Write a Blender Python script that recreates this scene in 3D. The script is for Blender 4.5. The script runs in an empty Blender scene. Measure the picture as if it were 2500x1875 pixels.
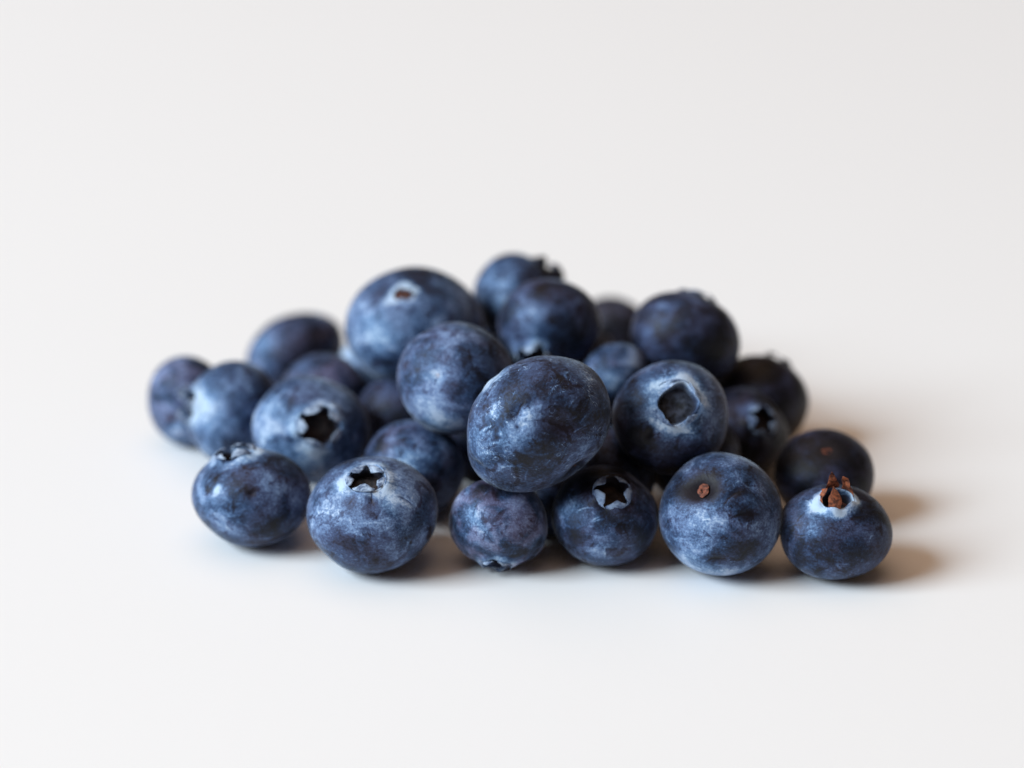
import bpy, math
import numpy as np
from math import radians, sin, cos, pi
from mathutils import Matrix, Vector

S = bpy.context.scene
COL = S.collection

# ------------------------------------------------------------------ camera
ELEV, HFOV, DIST = radians(24), radians(18), 0.405
FW = np.array([0, cos(ELEV), -sin(ELEV)])
UP = np.array([0, sin(ELEV), cos(ELEV)])
RT = np.array([1.0, 0, 0])
FPX = 1250 / math.tan(HFOV / 2)                    # focal length in photo pixels (2500 wide)
CAM = -(FW + UP * ((937.5 - 1395) / FPX)) * DIST   # the front row touches the table at the origin
KD = 2500 / 2212
cd = bpy.data.cameras.new('camera')
cd.sensor_width = 36
cd.lens = 18 / math.tan(HFOV / 2)
cd.clip_start, cd.clip_end = 0.02, 20
cd.dof.use_dof = True
cd.dof.focus_distance = 0.3955
cd.dof.aperture_fstop = 8.2
cam = bpy.data.objects.new('camera', cd)
COL.objects.link(cam)
cam.matrix_world = Matrix(((RT[0], UP[0], -FW[0], CAM[0]), (RT[1], UP[1], -FW[1], CAM[1]),
                           (RT[2], UP[2], -FW[2], CAM[2]), (0, 0, 0, 1)))
S.camera = cam

# ------------------------------------------------------------------ room light
w = bpy.data.worlds.new('World')
S.world = w
w.use_nodes = True
bg = w.node_tree.nodes['Background']
bg.inputs[0].default_value = (1.0, 0.68, 0.46, 1)
bg.inputs[1].default_value = 0.11


def area(name, loc, target, sx, sy, power, color):
    l = bpy.data.lights.new(name, 'AREA')
    l.shape, l.size, l.size_y = 'RECTANGLE', sx, sy
    l.energy, l.color = power, color
    o = bpy.data.objects.new(name, l)
    COL.objects.link(o)
    o.location = loc
    o.rotation_euler = (Vector(target) - Vector(loc)).to_track_quat('-Z', 'Y').to_euler()
    return o


area('window_light', (-2.36, -0.72, 1.70), (0, 0.03, 0), 1.6, 1.6, 162, (0.74, 0.895, 1.0))

area('ceiling_bounce', (-0.5, 0.3, 2.1), (0, 0.03, 0), 3.0, 3.0, 26, (1.0, 0.70, 0.49))

S.view_settings.view_transform = 'Standard'
S.view_settings.look = 'None'
S.view_settings.exposure = 0
S.view_settings.gamma = 1

# ------------------------------------------------------------------ helpers


def nodes(mat):
    mat.use_nodes = True
    nt = mat.node_tree
    return nt, nt.nodes, nt.links, nt.nodes['Principled BSDF']


def math_n(nt, op, a, b=None, c=None, clamp=False):
    n = nt.nodes.new('ShaderNodeMath')
    n.operation = op
    n.use_clamp = clamp
    for i, v in enumerate((a, b, c)):
        if v is None:
            continue
        if isinstance(v, (int, float)):
            n.inputs[i].default_value = v
        else:
            nt.links.new(v, n.inputs[i])
    return n.outputs[0]


def noise_n(nt, vec, scale, detail=4, rough=0.55, dist=0.0):
    n = nt.nodes.new('ShaderNodeTexNoise')
    nt.links.new(vec, n.inputs['Vector'])
    n.inputs['Scale'].default_value = scale
    n.inputs['Detail'].default_value = detail
    n.inputs['Roughness'].default_value = rough
    n.inputs['Distortion'].default_value = dist
    return n.outputs['Fac']


def range_n(nt, v, a, b, c=0.0, d=1.0, smooth=True):
    n = nt.nodes.new('ShaderNodeMapRange')
    n.interpolation_type = 'SMOOTHSTEP' if smooth else 'LINEAR'
    nt.links.new(v, n.inputs[0])
    for i, x in enumerate((a, b, c, d)):
        n.inputs[1 + i].default_value = x
    return n.outputs[0]


def mix_n(nt, fac, a, b):
    n = nt.nodes.new('ShaderNodeMix')
    n.data_type = 'RGBA'
    for sock, v in ((n.inputs[0], fac), (n.inputs[6], a), (n.inputs[7], b)):
        if isinstance(v, tuple):
            sock.default_value = (*v, 1)
        elif isinstance(v, (int, float)):
            sock.default_value = v
        else:
            nt.links.new(v, sock)
    return n.outputs[2]


def attr_n(nt, name):
    n = nt.nodes.new('ShaderNodeAttribute')
    n.attribute_name = name
    return n.outputs['Fac']


def skin_material(r, seed, bloom, purple, wrinkle, tint):
    m = bpy.data.materials.new('blueberry_skin')
    nt, N, L, P = nodes(m)
    tc = N.new('ShaderNodeTexCoord')
    mp = N.new('ShaderNodeMapping')
    L.new(tc.outputs['Object'], mp.inputs['Vector'])
    mp.inputs['Scale'].default_value = (1 / r,) * 3
    mp.inputs['Location'].default_value = (seed * 3.17, seed * 1.31 + 4, seed * 2.23 - 7)
    v = mp.outputs['Vector']
    n1 = noise_n(nt, v, 1.7, 3, 0.55, 0.5)
    n2 = noise_n(nt, v, 5.5, 5, 0.62, 0.6)
    n3 = noise_n(nt, v, 26, 4, 0.7)
    n5 = noise_n(nt, v, 2.6, 4, 0.6, 1.2)
    n6 = noise_n(nt, v, 60, 2, 0.6)
    b = math_n(nt, 'MULTIPLY_ADD', n1, 1.05, bloom - 0.525)
    b = math_n(nt, 'MULTIPLY_ADD', n2, 0.60, math_n(nt, 'SUBTRACT', b, 0.30))
    b = math_n(nt, 'MULTIPLY_ADD', n3, 0.78, math_n(nt, 'SUBTRACT', b, 0.39))
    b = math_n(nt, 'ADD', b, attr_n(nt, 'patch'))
    rub = range_n(nt, n5, 0.56, 0.70, 0, 0.24)
    b = math_n(nt, 'SUBTRACT', b, rub)
    n7 = noise_n(nt, v, 1.9, 5, 0.68, 0.9)
    rub2 = range_n(nt, n7, 0.575, 0.625, 0, 0.22)
    b = math_n(nt, 'SUBTRACT', b, rub2)
    speck = range_n(nt, n6, 0.62, 0.72, 0, 0.16)
    b = math_n(nt, 'SUBTRACT', b, speck)
    # finger rubs: the wax wiped thin in streaks
    mp2 = N.new('ShaderNodeMapping')
    L.new(v, mp2.inputs['Vector'])
    mp2.inputs['Rotation'].default_value = (seed * 1.7, seed * 0.9, seed * 2.3)
    mp2.inputs['Scale'].default_value = (2.2, 13, 13)
    st = noise_n(nt, mp2.outputs['Vector'], 1.0, 4, 0.6, 0.8)
    b = math_n(nt, 'MULTIPLY_ADD', st, 0.30, math_n(nt, 'SUBTRACT', b, 0.15))
    # fine curved scuffs in the wax
    nr = noise_n(nt, v, 5.5, 2, 0.5, 1.9)
    line = range_n(nt, math_n(nt, 'ABSOLUTE', math_n(nt, 'SUBTRACT', nr, 0.5)), 0.003, 0.014, 1, 0)
    gate = range_n(nt, noise_n(nt, v, 3.1, 2), 0.50, 0.60)
    line = math_n(nt, 'MULTIPLY', line, gate)
    b = math_n(nt, 'MULTIPLY_ADD', line, 0.42 * wrinkle, b)
    b = math_n(nt, 'MULTIPLY', b, 1.0, clamp=True)
    ramp = N.new('ShaderNodeValToRGB')
    L.new(b, ramp.inputs[0])
    e = ramp.color_ramp.elements
    e[0].position, e[0].color = 0.08, (0.005, 0.0055, 0.010, 1)
    e[1].position, e[1].color = 1.0, (0.42, 0.54, 0.69, 1)
    for p, c in ((0.30, (0.010, 0.016, 0.038)), (0.54, (0.029, 0.062, 0.142)), (0.78, (0.130, 0.230, 0.405))):
        x = e.new(p)
        x.color = (*c, 1)
    c = mix_n(nt, math_n(nt, 'MULTIPLY', range_n(nt, n1, 0.40, 0.62), purple), ramp.outputs[0], mix_n(nt, b, (0.030, 0.010, 0.020), (0.27, 0.22, 0.36)))
    c = mix_n(nt, tint, c, mix_n(nt, b, (0.012, 0.010, 0.012), (0.20, 0.20, 0.26)))
    c = mix_n(nt, attr_n(nt, 'cup'), c, mix_n(nt, n2, (0.006, 0.005, 0.007), (0.03, 0.026, 0.032)))
    L.new(c, P.inputs['Base Color'])
    L.new(range_n(nt, b, 0, 1, 0.44, 0.72), P.inputs['Roughness'])
    L.new(range_n(nt, attr_n(nt, 'cup'), 0, 1, 0.22, 0.06), P.inputs['Specular IOR Level'])
    L.new(range_n(nt, b, 0.05, 0.7, 0.03, 0.36), P.inputs['Sheen Weight'])
    P.inputs['Sheen Roughness'].default_value = 0.34
    P.inputs['Sheen Tint'].default_value = (0.78, 0.88, 1, 1)
    bump = N.new('ShaderNodeBump')
    bump.inputs['Distance'].default_value = r * 0.03
    bump.inputs['Strength'].default_value = 0.45
    h = math_n(nt, 'MULTIPLY_ADD', n3, 0.30 + 0.25 * wrinkle, math_n(nt, 'MULTIPLY', n2, 0.8))
    h = math_n(nt, 'MULTIPLY_ADD', line, 0.30 * wrinkle, h)
    L.new(h, bump.inputs['Height'])
    L.new(bump.outputs[0], P.inputs['Normal'])
    return m


def dry_material(name, dark, light, scale, rough=0.7):
    m = bpy.data.materials.new(name)
    nt, N, L, P = nodes(m)
    tc = N.new('ShaderNodeTexCoord')
    n = noise_n(nt, tc.outputs['Object'], scale, 5, 0.65, 0.4)
    c = mix_n(nt, range_n(nt, n, 0.36, 0.64), dark, light)
    L.new(c, P.inputs['Base Color'])
    P.inputs['Roughness'].default_value = rough
    P.inputs['Specular IOR Level'].default_value = 0.3
    bump = N.new('ShaderNodeBump')
    bump.inputs['Distance'].default_value = 0.0002
    bump.inputs['Strength'].default_value = 0.6
    L.new(n, bump.inputs['Height'])
    L.new(bump.outputs[0], P.inputs['Normal'])
    return m


M_SEPAL_PALE = dry_material('waxy_sepal', (0.06, 0.09, 0.17), (0.42, 0.52, 0.68), 1100)
M_SEPAL_BLUE = dry_material('blue_sepal', (0.05, 0.08, 0.17), (0.26, 0.36, 0.54), 900)
M_SEPAL_DARK = dry_material('dark_sepal', (0.012, 0.012, 0.02), (0.05, 0.06, 0.10), 900)
M_SEPAL_BROWN = dry_material('dried_brown_sepal', (0.05, 0.014, 0.008), (0.30, 0.085, 0.035), 1400)
M_CUP = dry_material('calyx_cup', (0.009, 0.007, 0.009), (0.042, 0.028, 0.027), 1200)
M_CUP_BLUE = dry_material('blue_grey_calyx_cup', (0.008, 0.009, 0.013), (0.045, 0.055, 0.085), 900)
M_CUP_RED = dry_material('reddish_calyx_cup', (0.012, 0.008, 0.009), (0.12, 0.036, 0.022), 1100)
M_SCAR_ORANGE = dry_material('orange_stem_scar', (0.02, 0.008, 0.008), (0.23, 0.07, 0.04), 2200)
M_SCAR_BROWN = dry_material('brown_stem_scar', (0.015, 0.009, 0.010), (0.10, 0.04, 0.028), 2000)
M_SCAR_PALE = dry_material('pale_stem_scar', (0.20, 0.18, 0.22), (0.42, 0.38, 0.42), 1500)


def mesh_obj(name, verts, faces, mat, parent, attrs=None):
    me = bpy.data.meshes.new(name)
    me.from_pydata(np.asarray(verts).tolist(), [], faces)
    me.polygons.foreach_set('use_smooth', [True] * len(me.polygons))
    for k, a in (attrs or {}).items():
        me.attributes.new(k, 'FLOAT', 'POINT').data.foreach_set('value', np.asarray(a, dtype=np.float32))
    me.materials.append(mat)
    o = bpy.data.objects.new(name, me)
    COL.objects.link(o)
    if parent is not None:
        o.parent = parent
    return o


def grid_faces(rows, cols, wrap):
    f = []
    for i in range(rows - 1):
        for j in range(cols if wrap else cols - 1):
            k = (j + 1) % cols
            f.append((i * cols + j, i * cols + k, (i + 1) * cols + k, (i + 1) * cols + j))
    return f


def lump(d, rng, n, fmin, fmax):
    """smooth random field on directions d (sum of plane waves)"""
    out = np.zeros(len(d))
    for _ in range(n):
        k = rng.normal(size=3)
        k *= rng.uniform(fmin, fmax) / np.linalg.norm(k)
        out += np.sin(d @ k + rng.uniform(0, 6.28))
    return out / math.sqrt(n)


def ss(x):
    x = np.clip(x, 0, 1)
    return x * x * (3 - 2 * x)


def profile(a, q, collar, depth, dimple, rows):
    """(rho, z, cup) of a berry in units of its equator radius, from the floor of the calyx cup to the stem end"""
    zs = lambda p: q * (1 - np.clip(p, 0, 1) ** 2.25) ** (1 / 2.1)
    za = float(zs(np.array(a)))
    pts = []
    for t in np.linspace(0.02, 1, 6):
        pts.append((0.74 * a * t, za - depth + 0.015 * t * t, 1))
    for t in np.linspace(0.12, 1, 8):
        pts.append((a * (0.74 + 0.19 * ss(np.array(t))), za - depth + 0.015 + (depth + collar - 0.03) * t, 1 - t ** 2.2))
    for ang in np.linspace(pi, 0.35, 5)[1:]:
        pts.append((a * (0.97 + 0.045 * cos(ang)), za + collar - 0.015 + 0.02 * sin(ang), 0))
    r0 = a * 1.03
    for t in np.linspace(0.08, 1, 10):
        p = r0 + (0.55 * a) * t
        pts.append((p, float(zs(np.array(p))) + collar * (1 - ss(np.array(t))) ** 1.2, 0))
    th0 = math.asin(min(0.99, r0 + 0.55 * a))
    for th in np.linspace(th0, pi - 0.02, rows)[1:]:
        p = sin(th)
        z = float(zs(np.array(p))) * (1 if th < pi / 2 else -1)
        if th > pi / 2:
            z += dimple * math.exp(-(p / 0.15) ** 2)
        pts.append((p, z, 0))
    return np.array(pts), za


MAT_CAM = np.stack([RT, UP, -FW])        # rows: right, up, towards the camera


def build_berry(d):
    rng = np.random.default_rng(d['seed'])
    t = d['t']
    rxp, ryp = d['rx'], d['ry']
    q, a = d.get('q', 0.86), d.get('a', 0.30)
    collar, depth = d.get('collar', 0.06), d.get('depth', 0.16)
    # direction of the calyx end, in the camera's axes
    u, v, sg = d['axis']
    ax = np.array([u, v, sg * math.sqrt(max(0.0, 1 - u * u - v * v))])
    ax = ax / np.linalg.norm(ax)
    if d.get('stem_view'):
        ax = -ax
    zax = MAT_CAM.T @ ax
    ref = np.array([0, 0, 1.0]) if abs(zax[2]) < 0.9 else np.array([0, 1.0, 0])
    xax = np.cross(ref, zax)
    xax /= np.linalg.norm(xax)
    R = np.stack([xax, np.cross(zax, xax), zax], axis=1)        # local -> world
    spin = rng.uniform(0, 2 * pi) if 'spin' not in d else d['spin']
    small = d.get('small', False)
    fine = d.get('fine', False)
    rows, cols = (40, 64) if small else (150, 230) if fine else (84, 132)
    prof, za = profile(a, q, collar, depth, d.get('dimple', 0.05), rows)
    nr = len(prof)
    ph = np.linspace(0, 2 * pi, cols, endpoint=False)
    RHO = np.repeat(prof[:, 0], cols)
    Z = np.repeat(prof[:, 1], cols)
    CUP = np.repeat(prof[:, 2], cols)
    PH = np.tile(ph, nr)
    five = np.cos(5 * (PH - spin))
    nearc = np.exp(-((RHO - a) / (0.30 * a)) ** 2) * (Z > 0)
    Z = Z + collar * 0.45 * five * nearc * (CUP < 0.5) + collar * 0.3 * nearc * lump(np.stack([np.cos(PH), np.sin(PH), 0 * PH], 1), rng, 4, 2, 5)
    RHO = RHO * (1 + 0.012 * five * np.exp(-((RHO - 1.5 * a) / (0.9 * a)) ** 2) * (Z > 0))
    rag = d.get('rag', 0.05)
    if rag:
        RHO = RHO * (1 + rag * lump(np.stack([np.cos(PH), np.sin(PH), 0 * PH], 1), rng, 8, 2, 7) * np.exp(-((RHO - a) / (0.35 * a)) ** 2) * (Z > 0))
    p = np.stack([RHO * np.cos(PH), RHO * np.sin(PH), Z], 1)
    dirs = p / np.linalg.norm(p, axis=1, keepdims=True)
    lum = lump(dirs, rng, 6, 1.2, 2.6) * 0.027 + lump(dirs, rng, 10, 4, 8) * 0.0055 * (1 + d.get('wrinkle', 0))
    p = p * (1 + lum[:, None] * (1 - CUP)[:, None])
    # fit the silhouette: scale across the view axes about the berry's own centre
    W = p @ R.T @ MAT_CAM.T
    body_rows = RHO > a * 1.3
    al = radians(d.get('rot', 0))
    RR = np.array([[cos(al), sin(al), 0], [-sin(al), cos(al), 0], [0, 0, 1]])
    Wr = W @ RR.T
    ext = (Wr[body_rows].max(0) - Wr[body_rows].min(0)) / 2
    mid = (Wr[body_rows].max(0) + Wr[body_rows].min(0)) / 2
    mid[2] = 0
    tx, ty = rxp * KD * t / FPX, ryp * KD * t / FPX
    tz = math.sqrt(tx * ty) * 0.97
    sc = np.diag([tx / ext[0], ty / ext[1], tz / ext[2]])
    A = RR.T @ sc @ RR                                         # camera axes, normalised -> metres
    Wm = (Wr - mid) @ sc @ RR
    off = -(mid @ sc @ RR)
    Nn = Wm / np.array([tx, ty, tz])
    D = Nn / np.linalg.norm(Nn, axis=1, keepdims=True)
    def field(u, v, rad, asp=1.0, ang=0.0):
        ww = math.sqrt(max(0.0, 1 - u * u - v * v))
        du, dv = D[:, 0] - u, D[:, 1] - v
        c_, s_ = cos(radians(ang)), sin(radians(ang))
        e1, e2 = du * c_ + dv * s_, -du * s_ + dv * c_
        dw = (D[:, 2] - ww)
        return np.exp(-((e1 / (rad * asp)) ** 2 + (e2 / rad) ** 2 + (dw / (rad * max(asp, 1) * 1.3)) ** 2))
    warp = lump(D, rng, 10, 6, 14)
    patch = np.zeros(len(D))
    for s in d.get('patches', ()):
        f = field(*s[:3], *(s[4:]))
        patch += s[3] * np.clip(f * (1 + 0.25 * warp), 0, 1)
    disp = np.zeros(len(D))
    if fine:
        # thin scuffs: the wax scraped up into hairlines, slightly raised, or scored through
        lines = list(d.get('scuffs', ()))
        for _ in range(d.get('nicks', 9)):
            ru, th = math.sqrt(rng.uniform(0, 0.7)), rng.uniform(0, 2 * pi)
            lines.append((ru * cos(th), ru * sin(th), rng.uniform(2.5, 7), rng.uniform(0, 180), rng.choice([0.22, -0.22])))
        wob = lump(D, rng, 8, 14, 26) * 0.012
        for (u_, v_, asp_, an_, st_) in lines:
            w_ = math.sqrt(max(0.0, 1 - u_ * u_ - v_ * v_))
            f = field(u_, v_ , 0.016, asp_, an_)
            du, dv = D[:, 0] - u_, D[:, 1] - v_
            c_, s_ = cos(radians(an_)), sin(radians(an_))
            e1, e2 = du * c_ + dv * s_, -du * s_ + dv * c_
            e2 = e2 + wob + 1.6 * e1 * e1
            f = np.exp(-((e1 / (0.018 * asp_)) ** 4 + (e2 / 0.012) ** 2)) * (D[:, 2] * w_ > -0.2)
            patch += 0.85 * st_ * f
            disp += 0.006 * np.sign(st_) * f
    for s in d.get('dents', ()):
        disp -= s[3] * field(*s[:3], *(s[4:]))
    for _ in range(5):                                         # sides pressed flat by the neighbours
        nd = rng.normal(size=3)
        nd /= np.linalg.norm(nd)
        e = np.clip((D @ nd - 0.72) / 0.28, 0, 1)
        disp -= rng.uniform(0.015, 0.05) * e ** 1.6
    for _ in range(5):                                         # small soft dents
        nd = rng.normal(size=3)
        nd /= np.linalg.norm(nd)
        disp -= rng.uniform(0.004, 0.016) * np.exp(-((1 - D @ nd) / rng.uniform(0.008, 0.04)))
    Wm = Wm * (1 + disp[:, None] * (1 - CUP[:, None]))
    # refit after the dents so that the outline keeps its measured size
    Q2 = Wm @ RR.T
    hi, lo = Q2[body_rows].max(0), Q2[body_rows].min(0)
    m2 = (hi + lo) / 2
    m2[2] = 0
    s2 = np.diag([2 * tx / (hi[0] - lo[0]), 2 * ty / (hi[1] - lo[1]), 1.0])
    Wm = (Q2 - m2) @ s2 @ RR
    A = RR.T @ s2 @ sc @ RR
    off = (off @ RR.T - m2) @ s2 @ RR
    # pale bloom round the calyx
    ringb = np.exp(-((RHO - 1.12 * a) / (0.30 * a)) ** 2) * (Z > 0) * (CUP < 0.5)
    patch = patch + d.get('ring', 0.25) * ringb * (0.8 + 0.35 * warp)
    scarf = np.exp(-(RHO / 0.16) ** 2) * (Z < 0)
    patch = patch + d.get('scar_ring', -0.3) * scarf
    for s in d.get('bare', ()):                                # tissue without wax, nearly black
        CUP = np.maximum(CUP, s[3] * np.clip(1.35 * field(*s[:3], *(s[4:])) * (1 + 0.2 * warp), 0, 1))
    # world offsets -> object's own axes
    world = Wm @ MAT_CAM
    centre = CAM + t * (FW + RT * ((d['cx'] * KD - 1250) / FPX) + UP * ((937.5 - d['cy'] * KD) / FPX))
    if d.get('ground'):
        low = centre[2] + world[:, 2].min()
        ray = (centre - CAM) / t
        t2 = t - low / ray[2]
        world *= t2 / t
        A *= t2 / t
        off *= t2 / t
        centre = CAM + t2 * ray
        t = t2
    loc = world @ R
    M3 = R.T @ MAT_CAM.T @ A @ MAT_CAM @ R                     # normalised local -> metres local
    o3 = R.T @ MAT_CAM.T @ off
    xf = lambda q_: np.asarray(q_) @ M3.T + o3
    root = bpy.data.objects.new('blueberry', None)
    root.empty_display_size = 0.004
    COL.objects.link(root)
    root.matrix_world = Matrix([[*R[0], centre[0]], [*R[1], centre[1]], [*R[2], centre[2]], [0, 0, 0, 1]])
    root['label'], root['category'], root['group'] = d['label'], 'blueberry', 'blueberries heaped on the white table'
    n = len(loc)
    top = loc[:cols].mean(0)
    bot = loc[-cols:].mean(0)
    faces = [f[::-1] for f in grid_faces(nr, cols, True)]
    faces += [(n, j, (j + 1) % cols) for j in range(cols)]
    b = (nr - 1) * cols
    faces += [(n + 1, b + (j + 1) % cols, b + j) for j in range(cols)]
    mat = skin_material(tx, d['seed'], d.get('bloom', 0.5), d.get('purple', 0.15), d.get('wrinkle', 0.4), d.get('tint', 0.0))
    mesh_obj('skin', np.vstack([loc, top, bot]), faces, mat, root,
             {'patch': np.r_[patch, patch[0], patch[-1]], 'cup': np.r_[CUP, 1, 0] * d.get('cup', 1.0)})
    # ---- calyx: cup lining with its nectar ring and style scar, and five sepals
    cr, cc = 9, 40
    tt = np.linspace(0.03, 1, cr)
    cz = za - depth + 0.022 + 0.018 * np.exp(-((tt - 0.62) / 0.13) ** 2) - 0.02 * np.exp(-(tt / 0.22) ** 2)
    cp = np.array([(0.735 * a * s * cos(x), 0.735 * a * s * sin(x), z) for s, z in zip(tt, cz) for x in np.linspace(0, 2 * pi, cc, endpoint=False)])
    cp[:, 2] += 0.004 * lump(cp / a, rng, 6, 5, 10)
    fc = [f[::-1] for f in grid_faces(cr, cc, True)] + [tuple(range(cc))]
    cal = mesh_obj('calyx', xf(cp), fc, d.get('cup_mat', M_CUP), root)
    sp = d.get('sepal', {})
    L0, b0, b1 = sp.get('len', 0.55), sp.get('fold', (40, 95)), None
    b0, b1 = b0
    wf, pw = sp.get('wide', 0.95), sp.get('taper', 1.5)
    for i in range(5):
        if i in sp.get('missing', ()):
            continue
        nS, nW = 9, 9
        Ls = L0 * a * rng.uniform(1 - sp.get('vary', 0.32), 1 + sp.get('vary', 0.32))
        jb = rng.uniform(-1, 1) * sp.get('jit', 24)
        wi = wf * rng.uniform(0.78, 1.08)
        phs = spin + i * 2 * pi / 5 + rng.uniform(-0.08, 0.08)
        rho, z = a * 0.985, za + collar * 1.28 - 0.012
        # rooted just inside the rim
        pts_f, pts_b = [], []
        th = 0.035 * a * 2
        skew = rng.uniform(-0.25, 0.25)
        for k in range(nS):
            s = k / (nS - 1)
            beta = radians(b0 + (b1 - b0) * s + jb * s)
            if k:
                rho += -sin(beta) * Ls / (nS - 1)
                z += cos(beta) * Ls / (nS - 1)
            hw = a * sin(pi / 5) * wi * (1 - 0.94 * s ** pw) * (1 + 0.13 * sin(8 * s + 2.3 * i + d['seed']))
            nx, nz = cos(beta), sin(beta)          # outward normal of the strip
            for j in range(nW):
                y = hw * (2 * j / (nW - 1) - 1)
                yy = y + skew * Ls * s * s
                x = rho - (a - math.sqrt(max(0, a * a - y * y))) * (1 - s)
                curl = 0.10 * a * (y / (a * 0.6)) ** 2 * s + sp.get('crumple', 0.0) * a * sin(9 * s + 7 * y / a + 2 * i) * s
                edge = th * (1 - 0.6 * s) * (1 - abs(2 * j / (nW - 1) - 1) ** 3 * 0.8)
                for sign, lst in ((0.5, pts_f), (-0.5, pts_b)):
                    X = x + nx * (edge * sign) + curl * nx
                    Zz = z + nz * (edge * sign) - (0.20 * collar * (1 - s) * (y / (a * 0.6)) ** 2)
                    lst.append((X * cos(phs) - yy * sin(phs), X * sin(phs) + yy * cos(phs), Zz))
        n1 = len(pts_f)
        f1 = grid_faces(nS, nW, False)
        f2 = [tuple(n1 + q_ for q_ in f[::-1]) for f in f1]
        rim = [j for j in range(nW)] + [k * nW + nW - 1 for k in range(1, nS)] + [(nS - 1) * nW + j for j in range(nW - 2, -1, -1)] + [k * nW for k in range(nS - 2, 0, -1)]
        f3 = [(rim[k], n1 + rim[k], n1 + rim[(k + 1) % len(rim)], rim[(k + 1) % len(rim)]) for k in range(len(rim))]
        mats = sp.get('mats')
        sm = mats[i] if mats else sp.get('mat', M_SEPAL_BLUE)
        mesh_obj('sepal', xf(np.array(pts_f + pts_b)), f1 + f2 + f3, sm, cal)
    # ---- stem scar: a small rough raised button in the dimple of the other end
    sr = d.get('scar', 0.075)
    sc_rows, sc_cols = 7, 24
    zz = -q + d.get('dimple', 0.05)
    pp = []
    for k in range(sc_rows):
        s = 0.05 + 0.95 * k / (sc_rows - 1)
        for j in range(sc_cols):
            x = 2 * pi * j / sc_cols
            rr = sr * s * (1 + 0.16 * sin(2 * x + d['seed']) + 0.07 * sin(5 * x + 2 * d['seed']))
            pp.append((rr * cos(x), rr * sin(x), zz - 0.012 * (1 - s ** 3) + 0.003 + 0.03 * math.exp(-(s / 0.35) ** 2) + 0.006 * sin(9 * x + k * 2.1) * s))
    fs = grid_faces(sc_rows, sc_cols, True) + [tuple(range(sc_cols))[::-1]]
    mesh_obj('stem_scar', xf(np.array(pp)), fs, d.get('scar_mat', M_SCAR_BROWN), root)
    return root


# ------------------------------------------------------------------ the table
def build_table():
    m = bpy.data.materials.new('white_laminate')
    nt, N, L, P = nodes(m)
    tc = N.new('ShaderNodeTexCoord')
    n = noise_n(nt, tc.outputs['Object'], 9, 4, 0.5)
    L.new(mix_n(nt, n, (0.802, 0.788, 0.790), (0.817, 0.804, 0.806)), P.inputs['Base Color'])
    P.inputs['Roughness'].default_value = 0.5
    P.inputs['Specular IOR Level'].default_value = 0.3
    nb = noise_n(nt, tc.outputs['Object'], 420, 3, 0.5)
    bump = N.new('ShaderNodeBump')
    bump.inputs['Distance'].default_value = 0.0002
    bump.inputs['Strength'].default_value = 0.05
    L.new(nb, bump.inputs['Height'])
    L.new(bump.outputs[0], P.inputs['Normal'])
    hx, hy0, hy1, th, r = 1.3, -0.75, 1.9, 0.035, 0.004
    ring = [(0.0, -r), (-r * 0.29, -r * 0.29), (-r, 0.0)]
    vs, fs = [], []
    lev = [(0, -th), (0, -r), (r * 0.29, -r * 0.29), (r, 0)]
    for ins, z in lev:
        vs += [(-hx + ins, hy0 + ins, z), (hx - ins, hy0 + ins, z), (hx - ins, hy1 - ins, z), (-hx + ins, hy1 - ins, z)]
    for k in range(3):
        for j in range(4):
            fs.append((k * 4 + j, k * 4 + (j + 1) % 4, k * 4 + 4 + (j + 1) % 4, k * 4 + 4 + j))
    fs += [(12, 13, 14, 15), (3, 2, 1, 0)]
    o = mesh_obj('table_top', vs, fs, m, None)
    o.data.polygons.foreach_set('use_smooth', [False] * len(o.data.polygons))
    o['kind'] = 'structure'


build_table()

# ------------------------------------------------------------------ the berries
STAR = dict(len=0.62, fold=(55, 100), mat=M_SEPAL_PALE, wide=0.9, taper=1.4)
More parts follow.
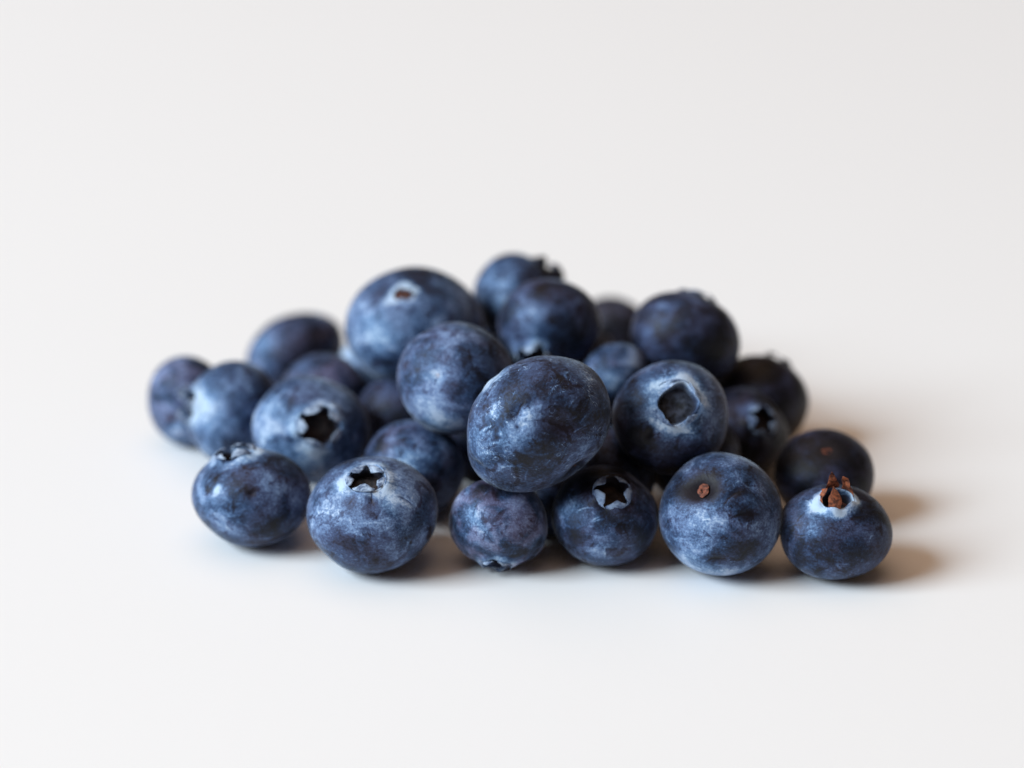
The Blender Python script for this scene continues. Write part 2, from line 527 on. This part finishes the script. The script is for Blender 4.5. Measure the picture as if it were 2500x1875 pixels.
# cx, cy, rx, ry: centre and half sizes measured on the photo; t: distance from the camera
BERRIES = [
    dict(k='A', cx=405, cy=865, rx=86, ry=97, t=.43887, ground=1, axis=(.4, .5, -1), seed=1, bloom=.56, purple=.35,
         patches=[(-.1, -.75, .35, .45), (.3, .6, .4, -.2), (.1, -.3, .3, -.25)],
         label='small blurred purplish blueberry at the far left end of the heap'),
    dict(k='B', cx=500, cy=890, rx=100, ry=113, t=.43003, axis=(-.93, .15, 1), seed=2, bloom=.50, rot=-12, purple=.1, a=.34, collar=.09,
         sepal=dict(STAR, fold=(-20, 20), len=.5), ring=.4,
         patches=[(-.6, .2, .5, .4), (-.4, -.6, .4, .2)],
         dents=[(-.75, -.62, .4, .045)],
         label='tall pale blue blueberry on the left with its rough calyx turned outward'),
    dict(k='D', cx=638, cy=764, rx=112, ry=86, t=.45261, ground=1, axis=(-.5, -.5, -1), seed=3, bloom=.42, rot=32, purple=.25,
         patches=[(-.6, .2, .4, .35), (.3, -.1, .5, -.35), (-.55, -.35, .3, .15)],  # broad dark patch paints the shade of the right side
         label='tilted oval blueberry at the back left with a dark right side'),
    dict(k='E', cx=705, cy=855, rx=100, ry=92, t=.43974, ground=1, axis=(.3, .7, -1), seed=4, bloom=.42, purple=.5,
         patches=[(-.5, .6, .4, .2)],
         label='dull purplish blueberry tucked behind the one with the open dark star'),
    dict(k='Z', cx=822, cy=800, rx=92, ry=88, t=.44825, ground=1, axis=(.3, -.2, -1), seed=5, bloom=.62, purple=.1,
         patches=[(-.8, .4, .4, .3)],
         label='pale sliver of a blueberry behind the left flank of the big upper one'),
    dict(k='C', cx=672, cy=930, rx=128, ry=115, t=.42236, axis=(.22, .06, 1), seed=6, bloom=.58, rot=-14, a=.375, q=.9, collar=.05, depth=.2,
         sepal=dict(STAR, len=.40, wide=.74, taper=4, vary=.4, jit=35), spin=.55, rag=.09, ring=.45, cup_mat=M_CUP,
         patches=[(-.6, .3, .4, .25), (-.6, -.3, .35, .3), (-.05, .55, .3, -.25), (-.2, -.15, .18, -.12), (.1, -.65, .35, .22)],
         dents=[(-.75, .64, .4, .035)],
         label='pale blueberry whose open calyx faces the camera as a dark star'),
    dict(k='F', fine=1, cx=543, cy=1072, rx=127, ry=110, t=.40989, ground=1, axis=(-.28, .93, 1), seed=7, bloom=.45, rot=-24, a=.36, q=.84, collar=.06,
         sepal=dict(STAR, fold=(30, 80), len=.45), ring=.55,
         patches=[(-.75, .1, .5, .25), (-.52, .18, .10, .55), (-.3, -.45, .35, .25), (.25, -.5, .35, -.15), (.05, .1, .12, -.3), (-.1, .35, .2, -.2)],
         dents=[(-.70, -.68, .4, .045), (.07, .10, .05, .02)],
         label='front-row blueberry at the far left with a small white scar on its face'),
    dict(k='H', scuffs=[(.02, .36, 6, 90, -.5), (.55, .30, 9, -45, -.35), (-.30, .30, 5, 40, -.3)], fine=1, cx=804, cy=1112, rx=142, ry=126, t=.40321, ground=1, axis=(-.07, .72, 1), seed=8, bloom=.50, a=.31, q=.86, collar=.05, depth=.17,
         sepal=dict(STAR, len=.52, wide=.84, taper=1.9, fold=(50, 105), vary=.3), spin=2.1, ring=.38,
         patches=[(-.68, .02, .34, .30), (-.3, .28, .22, -.18), (.02, .25, .09, -.4, 1, 0), (.03, .02, .12, -.25), (-.5, -.4, .25, -.22), (-.05, -.55, .35, -.2), (.32, .42, .22, .3), (.5, .15, .3, .1), (-.2, -.2, .2, .18), (-.45, .62, .25, .2)],
         dents=[(-.68, -.70, .32, .03), (.66, .70, .3, .025), (.02, .30, .05, .02, 2.2, 90), (.55, .3, .04, .02, 3, -45)],
         label='large front blueberry, second from the left, its pale star calyx tipped up'),
    dict(k='G', cx=895, cy=1012, rx=112, ry=106, t=.41788, ground=1, axis=(.3, .75, -1), seed=9, bloom=.50, purple=.25,
         patches=[(-.25, .32, .3, .4), (-.05, .15, .25, .3), (-.6, .6, .3, -.15), (.5, .5, .4, .05)],
         label='blueberry with a bright pale streak peeking over the large front one'),
    dict(k='O', cx=895, cy=705, rx=150, ry=130, t=.43194, axis=(-.16, .60, 1), seed=10, bloom=.53, a=.15, q=.88, collar=.015, depth=.05,
         sepal=dict(len=.3, fold=(20, 60), mat=M_SEPAL_PALE, missing=(0, 1, 2)), ring=.3, cup_mat=M_CUP_RED, spin=1.2,
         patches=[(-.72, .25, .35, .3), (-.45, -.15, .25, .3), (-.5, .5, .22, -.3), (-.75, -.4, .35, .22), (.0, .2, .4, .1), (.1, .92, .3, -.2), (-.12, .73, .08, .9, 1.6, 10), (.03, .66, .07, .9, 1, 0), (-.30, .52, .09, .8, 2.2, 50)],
         dents=[(-.2, .55, .16, .05, 1.6, 35)],
         label='largest upper left blueberry with a white crescent scar on top'),
    dict(k='P', cx=985, cy=817, rx=128, ry=122, t=.41293, axis=(-.36, .06, 1), stem_view=1, seed=11, bloom=.47, purple=.2, scar=.045, dimple=.03,
         scar_ring=.5, scar_mat=M_SCAR_PALE,
         patches=[(-.1, .6, .35, .15), (-.45, -.5, .4, .3), (-.15, -.75, .3, .3), (-.1, -.3, .3, -.15), (-.65, .1, .3, .08), (.15, .33, .1, -.2)],
         dents=[(.0, .38, .04, .02), (-.22, .40, .03, .02)],
         label='middle blueberry whose tiny pale stem scar with a pinhole faces the camera'),
    dict(k='Q', cx=1122, cy=657, rx=100, ry=111, t=.44036, axis=(.72, .66, -.35), seed=12, bloom=.52, a=.34, collar=.13, purple=.05,
         sepal=dict(len=.28, fold=(10, 25), mat=M_SEPAL_DARK, wide=1.15, taper=2.5, missing=(0, 2, 4)), ring=-.3,
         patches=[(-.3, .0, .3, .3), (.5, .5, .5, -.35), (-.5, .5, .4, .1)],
         label='topmost blueberry of the heap, its dark crown jutting up to the right'),
    dict(k='R', cx=1187, cy=700, rx=112, ry=98, t=.42924, axis=(-.28, -.76, 1), seed=13, bloom=.34, a=.34, collar=.07,
         sepal=dict(STAR, len=.5, fold=(-10, 30)), ring=.4, cup_mat=M_CUP,
         patches=[(-.45, .3, .4, .28), (-.35, -.3, .3, .2), (.1, -.1, .25, .1), (-.1, .75, .3, -.2)],
         label='dark blueberry near the top with its pale fringed calyx hanging downward'),
    dict(k='S', cx=1320, cy=720, rx=85, ry=80, t=.46098, ground=1, axis=(.1, .2, -1), seed=14, bloom=.22, purple=.2, tint=.3,
         label='blurred brownish dark blueberry at the very back between two upper ones'),
    dict(k='T', cx=1482, cy=727, rx=120, ry=97, t=.42958, axis=(.3, .93, -1), seed=15, scar=.05, bloom=.26, purple=.15, rot=-12,
         patches=[(-.3, .55, .3, .25), (-.2, -.35, .4, .05), (-.2, .5, .12, -.2)],
         label='dark blueberry at the upper right of the heap, smooth with no calyx showing'),
    dict(k='U', cx=1330, cy=815, rx=74, ry=74, t=.42688, axis=(-.3, .8, -1), seed=16, bloom=.55, purple=.2,
         patches=[(-.2, -.1, .35, .3), (-.05, .45, .25, -.2), (.4, .6, .3, .15)],
         label='small bright blueberry squeezed between the big wrinkled one and the torn one'),
    dict(k='M', fine=1, cx=1160, cy=914, rx=168, ry=137, rot=28, t=.40028, axis=(-.62, .74, -1), seed=17, scar=.012, a=.24, collar=.015, sepal=dict(len=.22, fold=(0, 40), mat=M_SEPAL_PALE, missing=(1, 3)), ring=.5, bloom=.44, wrinkle=1.0, purple=.12, nicks=14,
         scuffs=[(.18, .50, 7, 50, .4), (.15, .66, 4, 100, .35), (.33, .70, 4, 80, .3), (-.65, -.07, 6, 45, .45), (-.59, -.44, 7, 0, .4), (-.35, -.65, 9, 10, .4), (.09, -.48, 6, -5, .35),
                 (.16, -.61, 4, 40, .3), (.54, -.09, 7, 42, .4), (.62, .63, 5, 0, .3), (.6, .08, 4, 50, .35), (-.13, -.82, 4, 80, .35), (-.27, -.03, 4, -65, -.4), (-.23, .22, 6, 70, -.4),
                 (-.36, .22, 6, -70, -.35), (-.45, -.15, 5, 110, .35), (-.5, -.28, 4, 20, .35), (.42, .3, 5, 60, .25)],
         patches=[(-.53, .24, .07, .5, 1.6, 100), (-.12, .12, .14, .28, 1.5, 80), (-.6, -.3, .38, .25), (-.25, -.2, .22, .16), (.35, .0, .30, -.35), (.0, .75, .4, -.12), (-.62, .72, .16, .5, 2, 40), (-.1, -.75, .4, -.1), (-.3, .1, .07, -.25)],  # the small pale patch at upper left paints the window's glint
         dents=[(-.70, .69, .35, .04), (.72, -.66, .35, .03), (.32, .0, .24, .085), (-.24, .16, .075, .045, 1.5, 70), (-.7, -.62, .06, .035, 2.5, -35), (-.2, -.05, .04, .022, 2, 65), (-.05, .3, .05, .02, 2.2, 60), (.15, .55, .09, .02, 2, 10), (-.45, -.4, .06, .015, 2, 0), (.2, -.6, .07, .02, 2.4, 20)],
         label='big wrinkled scuffed blueberry standing proud at the front centre'),
    dict(k='N', fine=1, cx=1447, cy=902, rx=125, ry=124, t=.40933, axis=(.06, .25, 1), seed=18, bloom=.47, a=.41, rag=.17, cup=.85, q=.9, collar=.035, depth=.17,
         sepal=dict(len=.26, fold=(30, 80), mat=M_SEPAL_BLUE, vary=.7, wide=.9, missing=(2,)), ring=.35, cup_mat=M_CUP_BLUE, spin=.4,
         patches=[(.05, .62, .25, .3), (-.3, .5, .3, .12), (.15, -.22, .28, .3, 1.6, 10), (-.4, -.28, .07, -.6, 1.6, 70), (-.35, .1, .3, .15), (.1, -.75, .5, -.4), (-.75, -.4, .4, -.4), (.3, .6, .15, .2)],
         dents=[(-.41, -.28, .05, .03, 1.8, 70)],
         label='blueberry with a ragged torn calyx hole facing the camera'),
    dict(k='V', cx=1644, cy=868, rx=104, ry=101, t=.43849, ground=1, axis=(.35, .75, -.55), seed=19, bloom=.16, collar=.05, a=.33,  # bloom kept low: the heap's shade is partly in the skin colour
         sepal=dict(len=.2, fold=(0, 40), mat=M_SEPAL_DARK), ring=-.2,
         label='near black blueberry at the right rear with a bumpy rim on top'),
    dict(k='W', cx=1605, cy=935, rx=100, ry=99, t=.42813, axis=(.42, .27, 1), seed=20, bloom=.16, a=.36, collar=.07,  # low bloom paints the heap's shade into this berry
         sepal=dict(STAR, mat=M_SEPAL_BLUE, len=.5, fold=(30, 80)), ring=.2,
         label='dark shaded blueberry whose calyx looks right, under the near black one'),
    dict(k='X', cx=1780, cy=1025, rx=108, ry=99, t=.41684, ground=1, axis=(0, .62, 1), stem_view=1, seed=21, bloom=.22, scar=.12, scar_mat=M_SCAR_ORANGE, dimple=.03,
         patches=[(-.4, .3, .25, .12), (.5, .2, .4, -.1)],  # low bloom and the dark right patch put shade into the skin
         label='dark blueberry with a faint brown stem scar behind the brown crowned one'),
    dict(k='I', fine=1, cx=1076, cy=1131, rx=107, ry=97, t=.40467, ground=1, axis=(-.05, -.965, 1), seed=22, bloom=.50, purple=.45, a=.30, collar=.05,
         sepal=dict(STAR, len=.25, fold=(-10, 20)), ring=.4,
         patches=[(-.42, .3, .22, .4), (-.2, .75, .35, -.35), (-.35, -.2, .35, .25), (.2, .5, .08, .25, 2, -70), (-.7, .65, .15, .25, 1.6, 45)],  # broad pale patch left of centre paints this berry's highlight into the bloom
         label='smallest front-row berry, reddish purple, with its calyx against the table'),
    dict(k='J', scuffs=[(-.40, .18, 11, 18, .5), (-.20, -.02, 5, 42, .45), (-.15, -.04, 5, 22, .4)], fine=1, cx=1307, cy=1113, rx=116, ry=109, t=.40487, ground=1, axis=(.14, .50, 1), seed=23, bloom=.38, a=.37, q=.88, collar=.07, depth=.2,
         sepal=dict(STAR, len=.48, fold=(30, 85), mat=M_SEPAL_BLUE, wide=1.0, taper=1.7), spin=.9, ring=-.15, cup_mat=M_CUP,
         patches=[(-.6, .12, .26, .42), (-.15, -.72, .25, .25), (.05, -.35, .3, .15), (-.2, .05, .14, .15), (-.3, .7, .3, -.3), (.1, .85, .4, -.3), (-.5, -.4, .2, -.15)],
         dents=[(-.5, .17, .035, -.02, 3.2, 15)],
         label='front blueberry with a five pointed blue rimmed calyx, below the wrinkled one'),
    dict(k='K', scuffs=[(.12, .35, 12, 35, -.5), (.25, .03, 10, 12, -.4), (-.1, -.68, 9, 0, -.4), (.3, -.6, 8, 55, -.35), (-.28, -.05, 3, 0, .5)], fine=1, cx=1557, cy=1110, rx=134, ry=133, t=.40256, ground=1, axis=(-.34, .47, 1), stem_view=1, seed=24, bloom=.52, q=.92, scar=.105, scar_mat=M_SCAR_ORANGE, dimple=.06, rot=0,
         patches=[(-.38, .47, .21, -.9, 1.4, 15), (-.4, .0, .4, .2), (.15, .65, .25, .15), (.35, -.5, .3, -.3), (-.1, -.68, .14, -.3, 2, 0), (.3, .42, .10, -.35, 2, 35), (.4, .02, .09, -.4, 2.2, 10), (-.4, -.8, .4, .3), (.2, -.9, .4, .25), (.5, .72, .12, -.2)],
         bare=[(-.40, .46, .21, .95, 1.5, 15)],
         dents=[(-.66, .74, .35, .035), (-.38, .47, .20, .10, 1.4, 15), (.1, .33, .05, .03, 3.5, 35), (.35, .05, .05, .02, 3, 12), (-.1, -.68, .05, .015, 2.5, 0), (.45, .5, .09, .03)],
         label='round front blueberry with a sunken orange stem scar on its upper left'),
    dict(k='L', fine=1, cx=1805, cy=1149, rx=123, ry=103, t=.40174, ground=1, axis=(-.02, .74, 1), seed=25, bloom=.37, rot=-6, a=.30, q=.84, collar=.10, depth=.2,
         sepal=dict(len=1.35, fold=(22, 0), mat=M_SEPAL_BROWN, wide=.85, taper=1.9, vary=.4, jit=26, crumple=.14, missing=(3,)), spin=1.9, ring=.7, cup_mat=M_CUP_RED,
         patches=[(-.40, .56, .24, .55), (-.45, .1, .22, .3), (.0, .44, .10, .6, 1.5, 80), (.35, .72, .12, .4), (.0, -.1, .5, -.1), (.35, -.1, .25, .1), (-.2, -.85, .4, .15)],
         label='front blueberry at the far right crowned with dried brown sepals'),
]
HIDDEN = [  # unseen berries put in as supports, some to fill gaps where light showed
    (-2.8, 24.9, 'shaded blueberry buried under the middle one with the pinhole scar'),
    (-15.0, 31.0, 'shaded blueberry in the dark hollow to the right of the open star calyx'),
    (3.2, 19.5, 'shaded blueberry deep behind the wrinkled one, below the hanging calyx'),
    (4.4, 10.6, 'small shaded blueberry wedged in the dark behind the smallest front-row berry', 4.5),
    (12.2, 15.4, 'shaded blueberry in the dark gap between the wrinkled one and the torn one'),
    (-4.0, 37.0, 'shaded blueberry low in the gap behind the one with the pinhole scar'),
    (5.1, 34.4, 'shaded blueberry carrying the one with the hanging calyx, deep in the heap'),
    (23.5, 21.0, 'shaded blueberry propping up the one with the torn calyx from behind'),
    (17.2, 37.0, 'shaded blueberry on the table beneath the smooth dark upper right one'),
    (-12.5, 44.5, 'shaded blueberry beneath the back of the largest upper left one'),
    (8.5, 50.5, 'shaded blueberry on the table beneath the topmost one'),
    (-3.5, 54.0, 'shaded blueberry at the rear between the largest upper left one and the topmost one'),
    (24.3, 47.1, 'shaded blueberry at the rear right between the near black one and the back edge'),
]
for d in BERRIES:
    build_berry(d)
for i, (x, y, lab, *rr) in enumerate(HIDDEN):
    rr = rr[0] if rr else 6.2
    c = np.array([x, y, rr]) * 1e-3
    rel = c - CAM
    t = float(rel @ FW)
    build_berry(dict(k='s%d' % i, cx=((rel @ RT) / t * FPX + 1250) / KD, cy=(937.5 - (rel @ UP) / t * FPX) / KD,
                     rx=(rr + .1) * 1e-3 / t * FPX / KD, ry=(rr - .1) * 1e-3 / t * FPX / KD, t=t, ground=1, axis=(.2, .7, -.6), seed=40 + i,
                     bloom=.34, small=True, label=lab))
print('berries', len(BERRIES) + len(HIDDEN))
